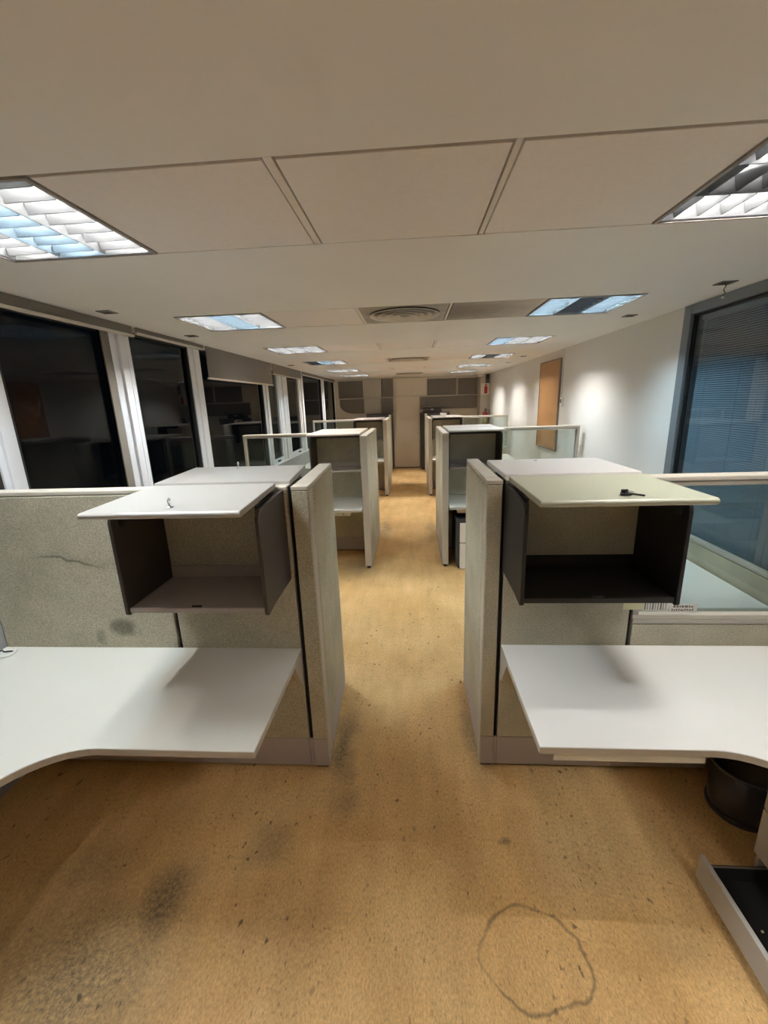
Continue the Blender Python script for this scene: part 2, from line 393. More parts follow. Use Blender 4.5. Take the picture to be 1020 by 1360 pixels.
# left: parapet, windows, roller blinds
struct(box(XL - .2, -2.152, YB, YF, 0, .98).build('wall_left', 'wall_grey'))
wl = box(XL - .2, XL + .015, YB, YF, 2.505, ZC).build('trim_2', 'wall_beige'); struct(wl)
struct(box(XL - .13, -2.148, YB, YF, .98, 1.005).build('trim_3', 'aluminium', bevel=.004))          # window sill
BAYS = [(-1.5, .35), (.47, 2.11), (2.245, 3.165), (3.395, 4.31), (4.53, 6.41), (6.62, 7.20), (7.66, 8.53), (8.82, 10.65), (10.95, 12.42)]
MULL = [(YB, -1.5), (.35, .47), (2.11, 2.245), (3.165, 3.395), (4.31, 4.53), (6.41, 6.62), (7.20, 7.66), (8.53, 8.82), (10.65, 10.95), (12.42, YF)]
for i, (a, b_) in enumerate(BAYS):
    w = thing('window_%d' % (i + 1), (XL - .04, (a + b_) / 2, 1.005), None, None); struct(w)
    m0, m1 = MULL[i]
    mm = (m1 - m0)
    f = MB()
    # mullion on the near side: a broad profile with a raised rib
    f.box(XL - .09, XL + .0, m0 + .001, m1 - .001, 1.005, 2.505)
    if mm > .15: f.box(XL, XL + .022, m0 + mm * .30, m0 + mm * .62, 1.005, 2.505); f.box(XL, XL + .010, m0 + mm * .72, m0 + mm * .90, 1.005, 2.505)
    else: f.box(XL, XL + .018, m0 + mm * .25, m0 + mm * .7, 1.005, 2.505)
    f.build('mullion', 'aluminium', w, bevel=.003)
    sash = i in (5, 6)
    fw = .05 if sash else .022
    for nm, bx in (('rail', (XL - .07, XL - .01, a, b_, 1.005, 1.005 + fw * 1.2)), ('rail', (XL - .07, XL - .01, a, b_, 2.505 - fw, 2.505)),
                   ('stile', (XL - .07, XL - .01, a, a + fw, 1.005 + fw * 1.2, 2.505 - fw)), ('stile', (XL - .07, XL - .01, b_ - fw, b_, 1.005 + fw * 1.2, 2.505 - fw))):
        box(*bx).build(nm, 'aluminium' if sash else 'rubber_black', w, bevel=.003 if sash else 0)
    if i == 2: box(XL - .012, XL - .002, 3.085, 3.164, 1.007, 2.503).build('side_strip', 'panel_taupe', w)
    if sash: box(XL - .01, XL + .012, b_ - .40, b_ - .28, 1.02, 1.045).build('handle', 'rubber_black', w, bevel=.004)
    box(XL - .045, XL - .039, a + fw, b_ - fw, 1.005 + fw * 1.2, 2.505 - fw).build('pane', 'window_glass', w)
m0, m1 = MULL[-1]
struct(box(XL - .09, XL + .0, m0 + .001, m1, 1.005, 2.505).build('trim_4', 'aluminium'))

for (a, b_, zb, lab) in [(-1.45, .42, 2.455, 'taupe roller blind rolled up above the window pane behind the corner desk'),
                         (.44, 3.385, 2.458, 'long taupe roller blind rolled nearly up over the two panes by the beige fabric partition'),
                         (3.42, 4.545, 2.483, 'short roller blind rolled fully up, only its pale bottom bar showing'),
                         (4.57, 6.73, 2.205, 'taupe roller blind pulled lowest of all, hanging above a broad pane'),
                         (6.76, 8.55, 2.372, 'taupe roller blind lowered a little above the two opening sashes'),
                         (8.60, 12.3, 2.462, 'taupe roller blind rolled up beside the far panelled wall')]:
    t = thing('roller_blind', (XL + .05, (a + b_) / 2, zb), lab, 'roller blind', 'roller blinds along the window wall')
    box(XL + .045, XL + .050, a + .01, b_ - .01, zb + .018, 2.537).build('fabric', 'blind_fabric', t)
    box(XL + .036, XL + .060, a, b_, zb, zb + .020).build('bottom_bar', 'cap_cream', t, bevel=.004)

# right: plain wall, then full-height glazing with venetian blinds behind
rw = struct(box(XR, XR + .15, 3.67, YF, 0, ZC).build('wall_right', 'wall_paint'))
struct(box(XR, XR + .15, YB, 3.665, 0, .62).build('wall_right_sill', 'wall_paint'))
struct(box(XR - .012, XR - .001, 3.67, 12.0, 0, .09).build('baseboard_right', 'wall_grey', bevel=.003))
RB = [(2.60, 3.575), (1.50, 2.495), (.40, 1.395), (-1.5, .30)]
for i, (a, b_) in enumerate(RB):
    w = thing('window_%d' % (i + 10), (XR, (a + b_) / 2, .62), None, None); struct(w)
    j1 = 3.664 if i == 0 else b_ + .052
    j0 = a - .052
    box(XR - .022, XR + .10, b_, j1, .621, ZC - .002).build('jamb', 'aluminium_grey', w, bevel=.003)
    box(XR - .022, XR + .10, j0 + .001, a, .621, ZC - .002).build('jamb', 'aluminium_grey', w, bevel=.003)
    box(XR - .022, XR + .10, a, b_, ZC - .07, ZC - .002).build('head', 'aluminium_grey', w, bevel=.003)
    box(XR - .022, XR + .10, a, b_, .621, .68).build('sill', 'aluminium_grey', w, bevel=.003)
    for bx in ((XR + .0, XR + .03, a, a + .012, .68, ZC - .07), (XR + .0, XR + .03, b_ - .012, b_, .68, ZC - .07), (XR, XR + .03, a + .012, b_ - .012, ZC - .082, ZC - .07)):
        box(*bx).build('gasket', 'rubber_black', w)
    box(XR + .012, XR + .018, a + .012, b_ - .012, .68, ZC - .082).build('pane', 'blind_glass', w)
    v = thing('venetian_blind', (XR + .065, (a + b_) / 2, .69), ['blue-grey venetian blind closed behind the glass next to the bare white wall', 'blue-grey venetian blind behind the glass beside the right corner desk', 'blue-grey venetian blind behind the glass over the desk return', 'blue-grey venetian blind behind the glass by the rear wall'][i], 'blind', 'venetian blinds behind the glazing')
    s = MB(); z = .72
    while z < ZC - .10:
        s.v += [(XR + .054, a + .03, z - .0058), (XR + .054, b_ - .03, z - .0058), (XR + .060, b_ - .03, z + .0007), (XR + .060, a + .03, z + .0007), (XR + .063, b_ - .03, z + .0068), (XR + .063, a + .03, z + .0068)]
        k = len(s.v) - 6; s.f += [(k, k + 1, k + 2, k + 3), (k + 3, k + 2, k + 4, k + 5)]
        z += .0150
    so = s.build('slats', 'slat_blue', v); so['kind'] = 'stuff'
    box(XR + .048, XR + .078, a + .02, b_ - .02, ZC - .115, ZC - .085).build('head_rail', 'slat_blue', v)
    box(XR + .052, XR + .072, a + .03, b_ - .03, .69, .705).build('bottom_rail', 'slat_blue', v)
    for yy in (a + .15, (a + b_) / 2, b_ - .15): box(XR + .0505, XR + .0515, yy - .001, yy + .001, .70, ZC - .10).build('ladder_cord', 'slat_blue', v)
struct(box(XR + .13, XR + .15, YB, 3.67, .62, ZC).build('wall_right_backing', 'gap_black'))
struct(box(XL - .2, XR + .15, YB - .1, YB, 0, ZC).build('wall_back', 'wall_paint'))

# far wall: light wall with dark and light boards, a ledge and a cream door
fw_ = struct(box(XL - .2, XR + .15, YF, YF + .1, 0, ZC).build('wall_far', 'wall_beige'))
y1 = YF - .001
def wp(x0, x1, z0, z1, d, mt): return box(x0, x1, y1 - d, y1, z0, z1).build('wall_panel', mt, fw_, bevel=.003)
wp(-2.06, -1.36, 2.03, 2.50, .012, 'panel_taupe')
pts = [(-1.345, 1.60), (-1.345, 2.0), (-2.04, 2.0), (-2.04, 1.86)]
for k in range(1, 9):
    t = k / 8 * PI / 2; pts.append((-2.04 + .42 * (1 - math.cos(t)), 1.86 - .26 * math.sin(t)))
MB().prism(pts, 1, y1 - .012, y1).build('wall_panel', 'panel_taupe', fw_)
wp(-1.34, -.875, 1.585, 2.0, .03, 'panel_light'); wp(-1.34, -.855, 2.035, 2.53, .03, 'panel_light')
wp(-.86, -.515, 1.585, 2.0, .012, 'panel_taupe'); wp(-.84, -.505, 2.035, 2.53, .012, 'panel_taupe')
wp(-.50, .44, 2.045, 2.52, .05, 'door_cream')
wp(.455, 1.255, 2.035, 2.48, .012, 'panel_taupe'); wp(1.31, 1.84, 2.035, 2.47, .012, 'panel_taupe'); wp(1.262, 1.303, 2.035, 2.48, .03, 'panel_light')
wp(.25, 1.84, 1.66, 2.0, .012, 'panel_taupe')
wp(.62, 1.82, 1.15, 1.645, .02, 'panel_light')
struct(box(-2.06, -.52, YF - .06, y1, 2.004, 2.028).build('trim_5', 'cap_cream', bevel=.003))
struct(box(.45, 1.845, YF - .06, y1, 2.004, 2.028).build('trim_6', 'cap_cream', bevel=.003))
d1 = thing('door_1', (-.14, YF - .03, 0), None, None); struct(d1)
box(-.505, .225, YF - .04, y1, .035, 2.03).build('door_leaf', 'door_cream', d1, bevel=.004)
box(-.505, .225, YF - .045, y1, .002, .034).build('kick_strip', 'wood_frame', d1)
box(.15, .19, YF - .075, YF - .041, .98, 1.0).build('door_handle', 'steel', d1, bevel=.003)
pil = struct(box(1.85, XR - .001, 12.0, YF - .001, 0, ZC - .001).build('trim_7', 'panel_light'))

# ---------------------------------------------------------------- ceiling lights
def louvre_mesh():
    """everything of one fixture, built around the origin; z = 0 is the ceiling plane"""
    W = .30
    parts = []
    h = MB().box(-W, W, -W, W, .095, .10)
    for s in (-1, 1):
        h.box(min(s * W, s * (W - .004)), max(s * W, s * (W - .004)), -W, W, .0, .095); h.box(-W, W, min(s * W, s * (W - .004)), max(s * W, s * (W - .004)), .0, .095)
    parts.append(('housing', h, 'reflector', 0))
    f = MB()
    for s in (-1, 1):
        f.box(min(s * .312, s * W), max(s * .312, s * W), -.312, .312, -.004, .004); f.box(-W, W, min(s * .312, s * W), max(s * .312, s * W), -.004, .004)
    parts.append(('frame', f, 'fixture_frame', 0))
    for x in (-.295, -.0975, .0975, .295):                      # long blades, wedge section
        top = .016
        parts.append(('blade', MB().prism([(x - .002, .002), (x + .002, .002), (x + top if x < .29 else x + .002, .052), (x - top if x > -.29 else x - .002, .052)], 1, -.294, .294), 'louvre', 0))
    for k in range(7):
        y = -.252 + k * .084
        for c in (-1, 0, 1):
            cx = c * .197
            parts.append(('cross_blade', MB().prism([(y - .002, .004), (y + .002, .004), (y + .013, .050), (y - .013, .050)], 0, cx - .083, cx + .083), 'louvre', 0))
    return parts
LP = louvre_mesh()
proto_meshes = {}
def fixture(x, y, tubes, label, turned=False):
    t = thing('ceiling_light', (x, y, ZC), label, 'ceiling light', 'recessed louvre lights in the ceiling')
    for i, (nm, mb, mt, _) in enumerate(LP):
        if i not in proto_meshes:
            o = mb.build(nm, mt, None, origin=(0, 0, 0)); proto_meshes[i] = o.data
        else:
            o = bpy.data.objects.new(nm, proto_meshes[i]); COL.objects.link(o)
        o.parent = t; o.location = (0, 0, 0)
    if turned: t.rotation_euler.z = PI / 2
    for c, mt in zip((-1, 0, 1), tubes):
        key = 'tube' + mt
        if key not in proto_meshes:
            o = MB().tube([(0, -.28, .072), (0, .28, .072)], .013, 10).build('tube', mt, None, smooth=True, origin=(0, 0, 0)); proto_meshes[key] = o.data
        else:
            o = bpy.data.objects.new('tube', proto_meshes[key]); COL.objects.link(o)
        o.parent = t; o.location = (c * .197, 0, 0)
        for e in (-1, 1):
            key2 = 'sock%d' % e
            if key2 not in proto_meshes:
                so = MB().box(-.015, .015, min(e * .281, e * .293), max(e * .281, e * .293), .055, .092).build('socket', 'socket', None, origin=(0, 0, 0)); proto_meshes[key2] = so.data
            else:
                so = bpy.data.objects.new('socket', proto_meshes[key2]); COL.objects.link(so)
            so.parent = t; so.location = (c * .197, 0, 0)
W_, B_, O_ = 'tube_white', 'tube_cool', 'tube_off'
FX = [(-.27, (O_, O_, W_), (W_, W_, O_), 'added out of view to brighten the foreground floor'),  # unseen row behind the camera, added to light the foreground floor
      (1.595, (W_, B_, W_), (W_, O_, W_), 'above the first fabric partition'),
      (3.455, (W_, B_, W_), (B_, O_, B_), 'beside the sooty air diffuser'),
      (5.305, (W_, W_, W_), (B_, W_, W_), 'over the second row of partitions'),
      (7.075, (O_, B_, W_), (W_, O_, W_), 'beside the second air diffuser'),
      (8.905, (W_, W_, W_), (W_, W_, W_), 'over the third row of partitions'),
      (10.725, (W_, W_, W_), (W_, W_, W_), 'last before the panelled far wall')]
for yc, tl, tr, lab in FX:
    fixture(-1.345, yc, tl, 'recessed louvre light on the window side, ' + lab)
    fixture(1.238, yc, tr, 'recessed louvre light on the white wall side, ' + lab, turned=(yc == 1.595))

# air diffusers
for ri, lab in ((2, 'sooty round air diffuser set in a square ceiling plate beside a blackened board'), (4, 'round air diffuser over the aisle between second and third partitions'), (6, 'round air diffuser nearest the panelled far wall')):
    a, b_ = ROWS[ri]; cx, cy = -.04, (a + b_) / 2
    t = thing('air_diffuser', (cx, cy, ZC), lab, 'air diffuser', 'round ceiling air diffusers')
    pl = MB(); n = 32; R0 = .262
    ring = [(cx + R0 * math.cos(2 * PI * k / n), cy + R0 * math.sin(2 * PI * k / n)) for k in range(n)]
    def sq(k):
        c, s = math.cos(2 * PI * k / n), math.sin(2 * PI * k / n); q = max(abs(c) / .308, abs(s) / .311); return (cx + c / q, cy + s / q)
    pl.v = [(*p, ZC + .004) for p in ring] + [(*sq(k), ZC + .004) for k in range(n)]
    pl.f = [(k, (k + 1) % n, n + (k + 1) % n, n + k) for k in range(n)]
    pl.build('plate', 'diffuser_metal', t)
    MB().lathe([(.27, ZC + .10), (.0, ZC + .10)], cx, cy, 32).build('plenum', 'diffuser_dark', t)
    MB().lathe([(.262, ZC + .10), (.262, ZC - .004)], cx, cy, 32).build('throat', 'diffuser_dark', t)
    for k, r in enumerate((.262, .205, .150, .098)):
        MB().lathe([(r, ZC - .006 - k * .003), (r - .006, ZC - .010 - k * .003), (r - .030, ZC + .012 - k * .003), (r - .045, ZC + .05), (r - .042, ZC + .05), (r - .027, ZC + .014 - k * .003), (r, ZC - .004 - k * .003)], cx, cy, 40).build('ring', 'diffuser_ring', t, smooth=True)
    MB().lathe([(.0, ZC - .012), (.030, ZC - .012), (.036, ZC - .004), (.034, ZC + .05), (0, ZC + .05)], cx, cy, 24).build('core', 'diffuser_metal', t, smooth=True)

# small square downlights, switched off
for (x, y, lab, wire) in [(-1.955, 2.88, 'small square dead downlight above the nearest window pane, close to the first partition', 0), (-1.94, 3.95, 'small square dead downlight above the short rolled-up blind', 0), (-1.945, 7.23, 'small square dead downlight above the opening sashes', 0),
                          (1.89, 2.94, 'small square dead downlight with a loose wire dangling by the glazing', 1), (1.82, 3.95, 'small square dead downlight above the start of the white wall', 0), (1.79, 7.31, 'small square dead downlight above the wooden board', 0), (1.79, 8.43, 'small square dead downlight between wooden board and far pillar', 0)]:
    t = thing('downlight', (x, y, ZC), lab, 'downlight', 'small square downlights')
    f = MB()
    for s in (-1, 1):
        f.box(x + min(s * .045, s * .032), x + max(s * .045, s * .032), y - .045, y + .045, ZC - .006, ZC - .0005); f.box(x - .032, x + .032, y + min(s * .045, s * .032), y + max(s * .045, s * .032), ZC - .006, ZC - .0005)
    f.build('bezel', 'spot_grey', t); box(x - .032, x + .032, y - .032, y + .032, ZC - .003, ZC - .0008).build('lens', 'diffuser_dark', t)
    if wire:
        MB().tube([(x, y, ZC - .003), (x + .006, y, ZC - .02), (x - .008, y - .004, ZC - .04), (x + .008, y, ZC - .058), (x - .004, y, ZC - .075)], .0025, 6).build('wire', 'rubber_black', t)
        MB().lathe([(0, ZC - .09), (.007, ZC - .086), (.007, ZC - .078), (0, ZC - .074)], x - .004, y, 10).build('connector', 'conduit_white', t)

# ---------------------------------------------------------------- partitions
PH = 1.56; PT = .08; BZ = .188
SIDE = {-1: 'window side', 1: 'white wall side'}
def panel_x(x0, x1, y0, label, glazed=False, group='fabric partition panels across the room', mark_gap=None):
    """a panel running across the room (along x), front face at y0"""
    t = thing('partition_panel', ((x0 + x1) / 2, y0 + PT / 2, 0), label, 'partition', group)
    y1 = y0 + PT
    box(x0 + .004, x1 - .004, y0 + .010, y1 - .010, .03, .87 if glazed else PH - .022).build('core', 'trim_beige', t)
    for (a, b_) in ((y0, y0 + .010), (y1 - .010, y1)):
        box(x0 + .003, x1 - .003, a + .001, b_ - .001, .012, BZ - .003).build('base_plate', 'base_mauve', t, bevel=.003)
        if glazed:
            box(x0 + .003, x1 - .003, a, b_, BZ, .845).build('fabric_tile', 'cloth_aisle', t, bevel=.004)
            box(x0 + .003, x1 - .003, a, b_, .849, .870).build('sill_trim', 'trim_beige', t, bevel=.002)
        else:
            box(x0 + .003, x1 - .003, a, b_, BZ, PH - .024).build('fabric_tile', 'cloth_aisle', t, bevel=.004)
    box(x0 + .01, x1 - .01, y0 + .02, y1 - .02, 0, .03).build('foot', 'rubber_black', t)
    box(x0 + .001, x1 - .001, y0 + .001, y1 - .001, PH - .022, PH).build('top_cap', 'cap_cream', t, bevel=.005)
    if glazed:
        box(x0 + .001, x1 - .001, y0 + .004, y1 - .004, .870, .893).build('sill_rail', 'cap_cream', t, bevel=.003)
        for (a, b_) in ((x0 + .001, x0 + .030), (x1 - .030, x1 - .001)):
            box(a, b_, y0 + .006, y1 - .006, .893, PH - .022).build('stile', 'trim_beige', t, bevel=.003)
        box(x0 + .030, x1 - .030, y0 + .006, y1 - .006, PH - .045, PH - .023).build('head_rail', 'trim_beige', t, bevel=.003)
        box(x0 + .030, x1 - .030, y0 + PT / 2 - .003, y0 + PT / 2 + .003, .893, PH - .045).build('pane', 'partition_glass', t)
    return t
def panel_y(xa, xb, y0, y1, label, group='fabric wing panels along the aisle', rot=0.0, pivot=None):
    """a panel running along the aisle (along y) between xa < xb"""
    t = thing('wing_panel', ((xa + xb) / 2, pivot if pivot is not None else (y0 + y1) / 2, 0), label, 'partition', group)
    box(xa + .010, xb - .010, y0 + .003, y1 - .003, .03, PH - .022).build('core', 'trim_beige', t)
    for (a, b_) in ((xa, xa + .010), (xb - .010, xb)):
        box(a + .001, b_ - .001, y0 + .012, y1 - .006, .012, BZ - .003).build('base_plate', 'base_mauve', t, bevel=.003)
        box(a, b_, y0 + .012, y1 - .012, BZ, PH - .024).build('fabric_tile', 'cloth_aisle', t, bevel=.004)
    box(xa + .001, xb - .001, y0, y0 + .012, .03, PH - .024).build('end_trim', 'trim_beige', t, bevel=.003)
    box(xa + .001, xb - .001, y1 - .012, y1, .03, PH - .024).build('end_trim', 'trim_beige', t, bevel=.003)
    box(xa + .02, xb - .02, y0 + .01, y1 - .01, 0, .03).build('foot', 'rubber_black', t)
    box(xa + .001, xb - .001, y0 + .001, y1 - .001, PH - .022, PH).build('top_cap', 'cap_cream', t, bevel=.005)
    t.rotation_euler.z = rot
    return t
def post(xa, xb, y0, label, faced):
    t = thing('corner_post', ((xa + xb) / 2, y0 + PT / 2, 0), label, 'partition post', 'posts joining the partitions')
    y1 = y0 + PT
    box(xa + .008, xb - .008, y0 + .008, y1 - .002, .0, PH - .02).build('core', 'gap_black', t)
    box(xa + .002, xb - .002, y0, y0 + .008, BZ, PH - .022).build('fabric_face', 'cloth_aisle' if faced else 'trim_beige', t, bevel=.003)
    box(xa + .002, xb - .002, y0, y0 + .008, .012, BZ - .003).build('base_plate', 'base_mauve', t, bevel=.002)
    for (a, b_) in ((xa, xa + .008), (xb - .008, xb)):
        box(a, b_, y0 + .009, y1 - .001, .012, PH - .022).build('side_trim', 'trim_beige', t, bevel=.002)
    box(xa, xb, y0, y1 - .001, PH - .02, PH).build('cap', 'cap_cream', t, bevel=.004)
    return t
def connector(x0, x1, y0, label):
    t = thing('connector_strip', ((x0 + x1) / 2, y0 + PT / 2, 0), label, 'connector', 'black strips joining the partitions')
    box(x0 + .001, x1 - .001, y0 + .016, y0 + PT - .016, 0, PH - .004).build('strip', 'gap_black', t)
    for (a, b_) in ((y0 + .003, y0 + .012), (y0 + PT - .012, y0 + PT - .003)): box(x0 - .001, x1 + .001, a, b_, .012, BZ - .003).build('base_cover', 'base_mauve', t)
    return t

def bin_unit(x0, x1, yb, d, label, body, floor_mat, lid, skew=0.0, key=None, lidd=.50, group='open flipper-door overhead bins', lift=0.0, zb=1.115, lx=None, x_off=0.0):
    """overhead bin hung on a panel face at yb, opening towards d (-1 / +1); its door is tipped up flat on top"""
    zt = 1.545; D = .345
    t = thing('overhead_bin', ((x0 + x1) / 2, yb, zb), label, 'overhead bin', group)
    Y = lambda q: yb + d * (q + .001)
    prof = [(0, zb), (.25, zb - .004), (.335, zb - .014), (.345, zb - .006), (.345, zt - .05), (.338, zt - .03), (.318, zt - .014), (.06, zt), (0, zt)]
    for (a, b_) in ((x0, x0 + .016), (x1 - .016, x1)):
        MB().prism([(Y(q), z) for q, z in prof], 0, a, b_).build('side_panel', body, t, bevel=.003)
    def bx(x0_, x1_, q0, q1, z0, z1): return box(x0_, x1_, min(Y(q0), Y(q1)), max(Y(q0), Y(q1)), z0, z1)
    sh = bx(x0 + .017, x1 - .017, 0, .322, zb, zb + .016).build('shelf', floor_mat, t)
    bx(x0 + .017, x1 - .017, .322, .338, zb - .004, zb + .020).build('front_lip', floor_mat, t, bevel=.004)
    bx(x0 + .017, x1 - .017, 0, .010, zb + .017, zb + .075).build('rear_lip', floor_mat, t, bevel=.003)
    bx(x0 + .017, x1 - .017, 0, .03, zt - .05, zt - .012).build('top_rail', body, t)
    mid = (x0 + x1) / 2
    bx(mid - .02, mid + .02, .326, .336, zb + .021, zb + .028).build('latch', 'key_black', t, bevel=.002)
    for (a, b_) in ((x0 + .018, x0 + .026), (x1 - .026, x1 - .018)):
        bx(a, b_, .04, .30, zt - .022, zt - .002).build('hinge_arm', 'key_black', t)
        bx(a, b_, .285, .305, zt - .075, zt - .022).build('hinge_arm', 'key_black', t)
    dz0, dz1 = zt + .006, zt + .030
    # door: slab with rounded front edge
    q1 = -.02 + lidd
    pr = [(-.015, dz0), (q1 - .012, dz0), (q1 - .003, dz0 + .004), (q1, dz0 + .011), (q1 - .003, dz1 - .005), (q1 - .012, dz1), (-.015, dz1)]
    door = MB().prism([(Y(q), z) for q, z in pr], 0, (lx or (x0 - .004, x1))[0], (lx or (x0, x1 + .004))[1]).build('door', lid, t, bevel=.004)
    me = door.data
    if skew or lift or x_off:
        for v in me.vertices:
            q = (v.co.y) * d
            v.co.x += skew * q + x_off
            v.co.z += lift * max(0, q)
    kx = mid + (0.02 if d < 0 else -.05); ky = q1 - .075
    lk = MB().lathe([(0, dz1 - .001), (.011, dz1 - .001), (.011, dz1 + .003), (.008, dz1 + .005), (0, dz1 + .005)], kx + skew * ky + x_off, Y(ky), 16).build('lock', 'steel', door, smooth=False)
    X, YY, Z = kx + skew * ky + x_off, Y(ky), dz1 + .005
    if key == 'metal':
        n = MB().box(X - .002, X + .002, YY - .004, YY + .004, Z, Z + .014)
        ringp = [(X, YY + .007 * math.cos(2 * PI * k / 12), Z + .020 + .009 * math.sin(2 * PI * k / 12)) for k in range(13)]
        n.tube(ringp, .003, 6); n.build('key', 'steel', door)
    if key == 'black':
        MB().box(X - .012, X + .012, YY - .004, YY + .004, Z, Z + .016).build('key', 'key_black', door, bevel=.003)
        MB().prism([(X - .02, YY - .014), (X + .018, YY - .018), (X + .022, YY + .004), (X - .010, YY + .012)], 2, Z - .003, Z + .004).build('key_tag', 'key_black', door, bevel=.001)
        MB().tube([(X + .012, YY - .006, Z + .002), (X + .055, YY - .03, Z - .001)], .0035, 6).build('key_blade', 'key_black', door)
        MB().tube([(X + .016 + .012 * math.cos(2 * PI * k / 12), YY - .004 + .012 * math.sin(2 * PI * k / 12), Z + .008) for k in range(13)], .0012, 6).build('key_ring', 'steel', door)
    return t

def desk(s, xin, xwall, yb, d, depth, label, mat, r=.29, xc=.58, drop=1.45, bracket=True, group='white corner desks'):
    """L-shaped worktop: s side (-1 window, 1 white wall); back edge at yb, runs towards d; return along the wall"""
    z1 = .735; z0 = .706
    t = thing('corner_desk', ((xin + xwall) / 2, yb + d * depth / 2, 0), label, 'desk', group)
    yf = yb + d * depth
    x1 = xin + s * xc                                # the arc starts here
    pts = [(xin, yb), (xin + s * .004, yf)]
    for k in range(0, 13):
        a = k / 12 * PI / 2
        pts.append((x1 + s * r * math.sin(a), yf + d * r * (1 - math.cos(a))))
    pts += [(x1 + s * r, yb + d * drop), (xwall, yb + d * drop), (xwall, yb)]
    top = MB().prism(pts, 2, z0, z1).build('worktop', mat, t, bevel=.0025)
    # edge band
    e = MB(); n = len(pts) - 3
    for i in range(0, len(pts) - 2):
        (ax, ay), (bx, by) = pts[i], pts[i + 1]
        dv = Vector((bx - ax, by - ay, 0)); 
        if dv.length < 1e-5: continue
        nn = Vector((dv.y, -dv.x, 0)).normalized()
        c = Vector((s * .3 + xin + (xwall - xin) / 2, yb + d * .15, 0))
        if (c - Vector((ax, ay, 0))).dot(nn) > 0: nn = -nn
        if i == 0: nn = Vector((-s, 0, 0))
        o = nn * .0012
        k = len(e.v)
        e.v += [(ax + o.x, ay + o.y, z0 + .001), (bx + o.x, by + o.y, z0 + .001), (bx + o.x, by + o.y, z1 - .003), (ax + o.x, ay + o.y, z1 - .003)]
        e.f.append((k, k + 1, k + 2, k + 3))
    e.build('edge_band', 'laminate_edge', t)
    if bracket:
        xb = xin + s * .012
        MB().prism([(yb, z0 - .001), (yb + d * .12, z0 - .001), (yb + d * .12, z0 - .02), (yb + d * .03, z0 - .16), (yb, z0 - .17)], 0, xb - .012, xb + .012).build('bracket', 'trim_beige', t, bevel=.003)
    ye = yb + d * (drop - .03)
    box(min(x1 + s * (r + .05), xwall - s * .01), max(x1 + s * (r + .05), xwall - s * .01), min(ye, ye + d * .022), max(ye, ye + d * .022), 0, z0 - .001).build('end_panel', 'pedestal_grey', t, bevel=.002)
    return t

AX = {-1: (-.555, -.475), 1: (.333, .405)}     # wing panels: x range on either side of the aisle
# ----- first row
YS = {-1: 1.870, 1: 1.910}
for s in (-1, 1):
    xa, xb = AX[s]; y0 = YS[s]; sd = SIDE[s]
    post(xa, xb, y0, 'beige fabric post at the aisle end of the first partition, %s' % sd, True)
    panel_y(xa, xb, y0 + PT + .006, y0 + .735, 'beige fabric wing panel of the first partition, running back along the aisle, %s' % sd, rot=(math.radians(2.2) if s < 0 else 0), pivot=y0 + PT + .006)
    if s < 0:
        panel_x(-1.192, -.572, y0, 'beige fabric partition panel carrying the brown overhead bin with a metal key')
        panel_x(-2.150, -1.206, y0, 'wide scuffed beige fabric partition panel running up to the window wall', group='fabric partition panels across the room')
        connector(-1.206, -1.192, y0, 'black joint strip in the scuffed fabric partition by the windows'); connector(-.572, -.556, y0, 'black joint strip beside the first aisle post, window side')
    else:
        panel_x(.420, 1.022, y0, 'beige fabric partition panel carrying the black overhead bin with cream door')
        panel_x(1.036, 2.082, y0, 'half-glazed partition panel in front of the venetian blinds, labels stuck on its sill', glazed=True, group='half-glazed partition panels')
        connector(1.022, 1.036, y0, 'black joint strip beside the half-glazed partition with the labels'); connector(.406, .420, y0, 'black joint strip beside the first aisle post, white wall side')
bin_unit(-1.190, -.587, 1.870, -1, 'brown overhead bin with white door tipped up and a metal key in its lock', 'bin_brown', 'bin_mauve', 'lid_white', skew=.075, x_off=-.038, lx=(-1.172, -.588), key='metal', lidd=.525, zb=1.11)
bin_unit(.414, 1.018, 1.910, -1, 'black overhead bin with cream door tipped up and black keys in its lock', 'bin_black', 'bin_black', 'lid_cream', key='black', lidd=.50, zb=1.13, lx=(.432, 1.010))
bin_unit(-1.235, -.580, 1.951, 1, 'overhead bin with white door, hung on the rear of the scuffed fabric partition', 'bin_brown', 'bin_mauve', 'lid_white', skew=-.10, key='metal', lidd=.53)
bin_unit(.430, 1.030, 1.991, 1, 'overhead bin with white door, hung behind the black bin with cream door', 'bin_black', 'bin_black', 'lid_pale', lidd=.50)
desk(-1, -.572, -2.150, 1.868, -1, .655, 'white corner desk with a cable grommet, before the scuffed fabric partition', 'laminate')
desk(1, .424, 2.085, 1.908, -1, .645, 'white corner desk under the black overhead bin with cream door', 'laminate_right')
desk(-1, -.60, -2.150, 1.953, 1, .66, 'white corner desk behind the scuffed fabric partition', 'laminate')
desk(1, .424, 1.98, 1.993, 1, .66, 'white corner desk seen through the half-glazed partition with the labels', 'laminate_right')

def low_panel(y0, y1, label):
    t = thing('low_panel', (2.03, (y0 + y1) / 2, 0), label, 'partition', 'low panels along the white wall')
    box(2.012, 2.048, y0, y1, .02, .872).build('core', 'trim_beige', t)
    box(2.000, 2.011, y0 + .004, y1 - .004, .19, .868).build('fabric_tile', 'cloth_aisle', t, bevel=.003)
    box(2.001, 2.011, y0 + .004, y1 - .004, .0, .187).build('base_plate', 'base_mauve', t)
    box(1.998, 2.05, y0, y1, .873, .893).build('top_cap', 'trim_beige', t, bevel=.004)
low_panel(2.0, 3.44, 'low fabric panel along the glazing behind the half-glazed partition')
low_panel(5.50, 6.93, 'low fabric panel along the white wall under the wooden board')

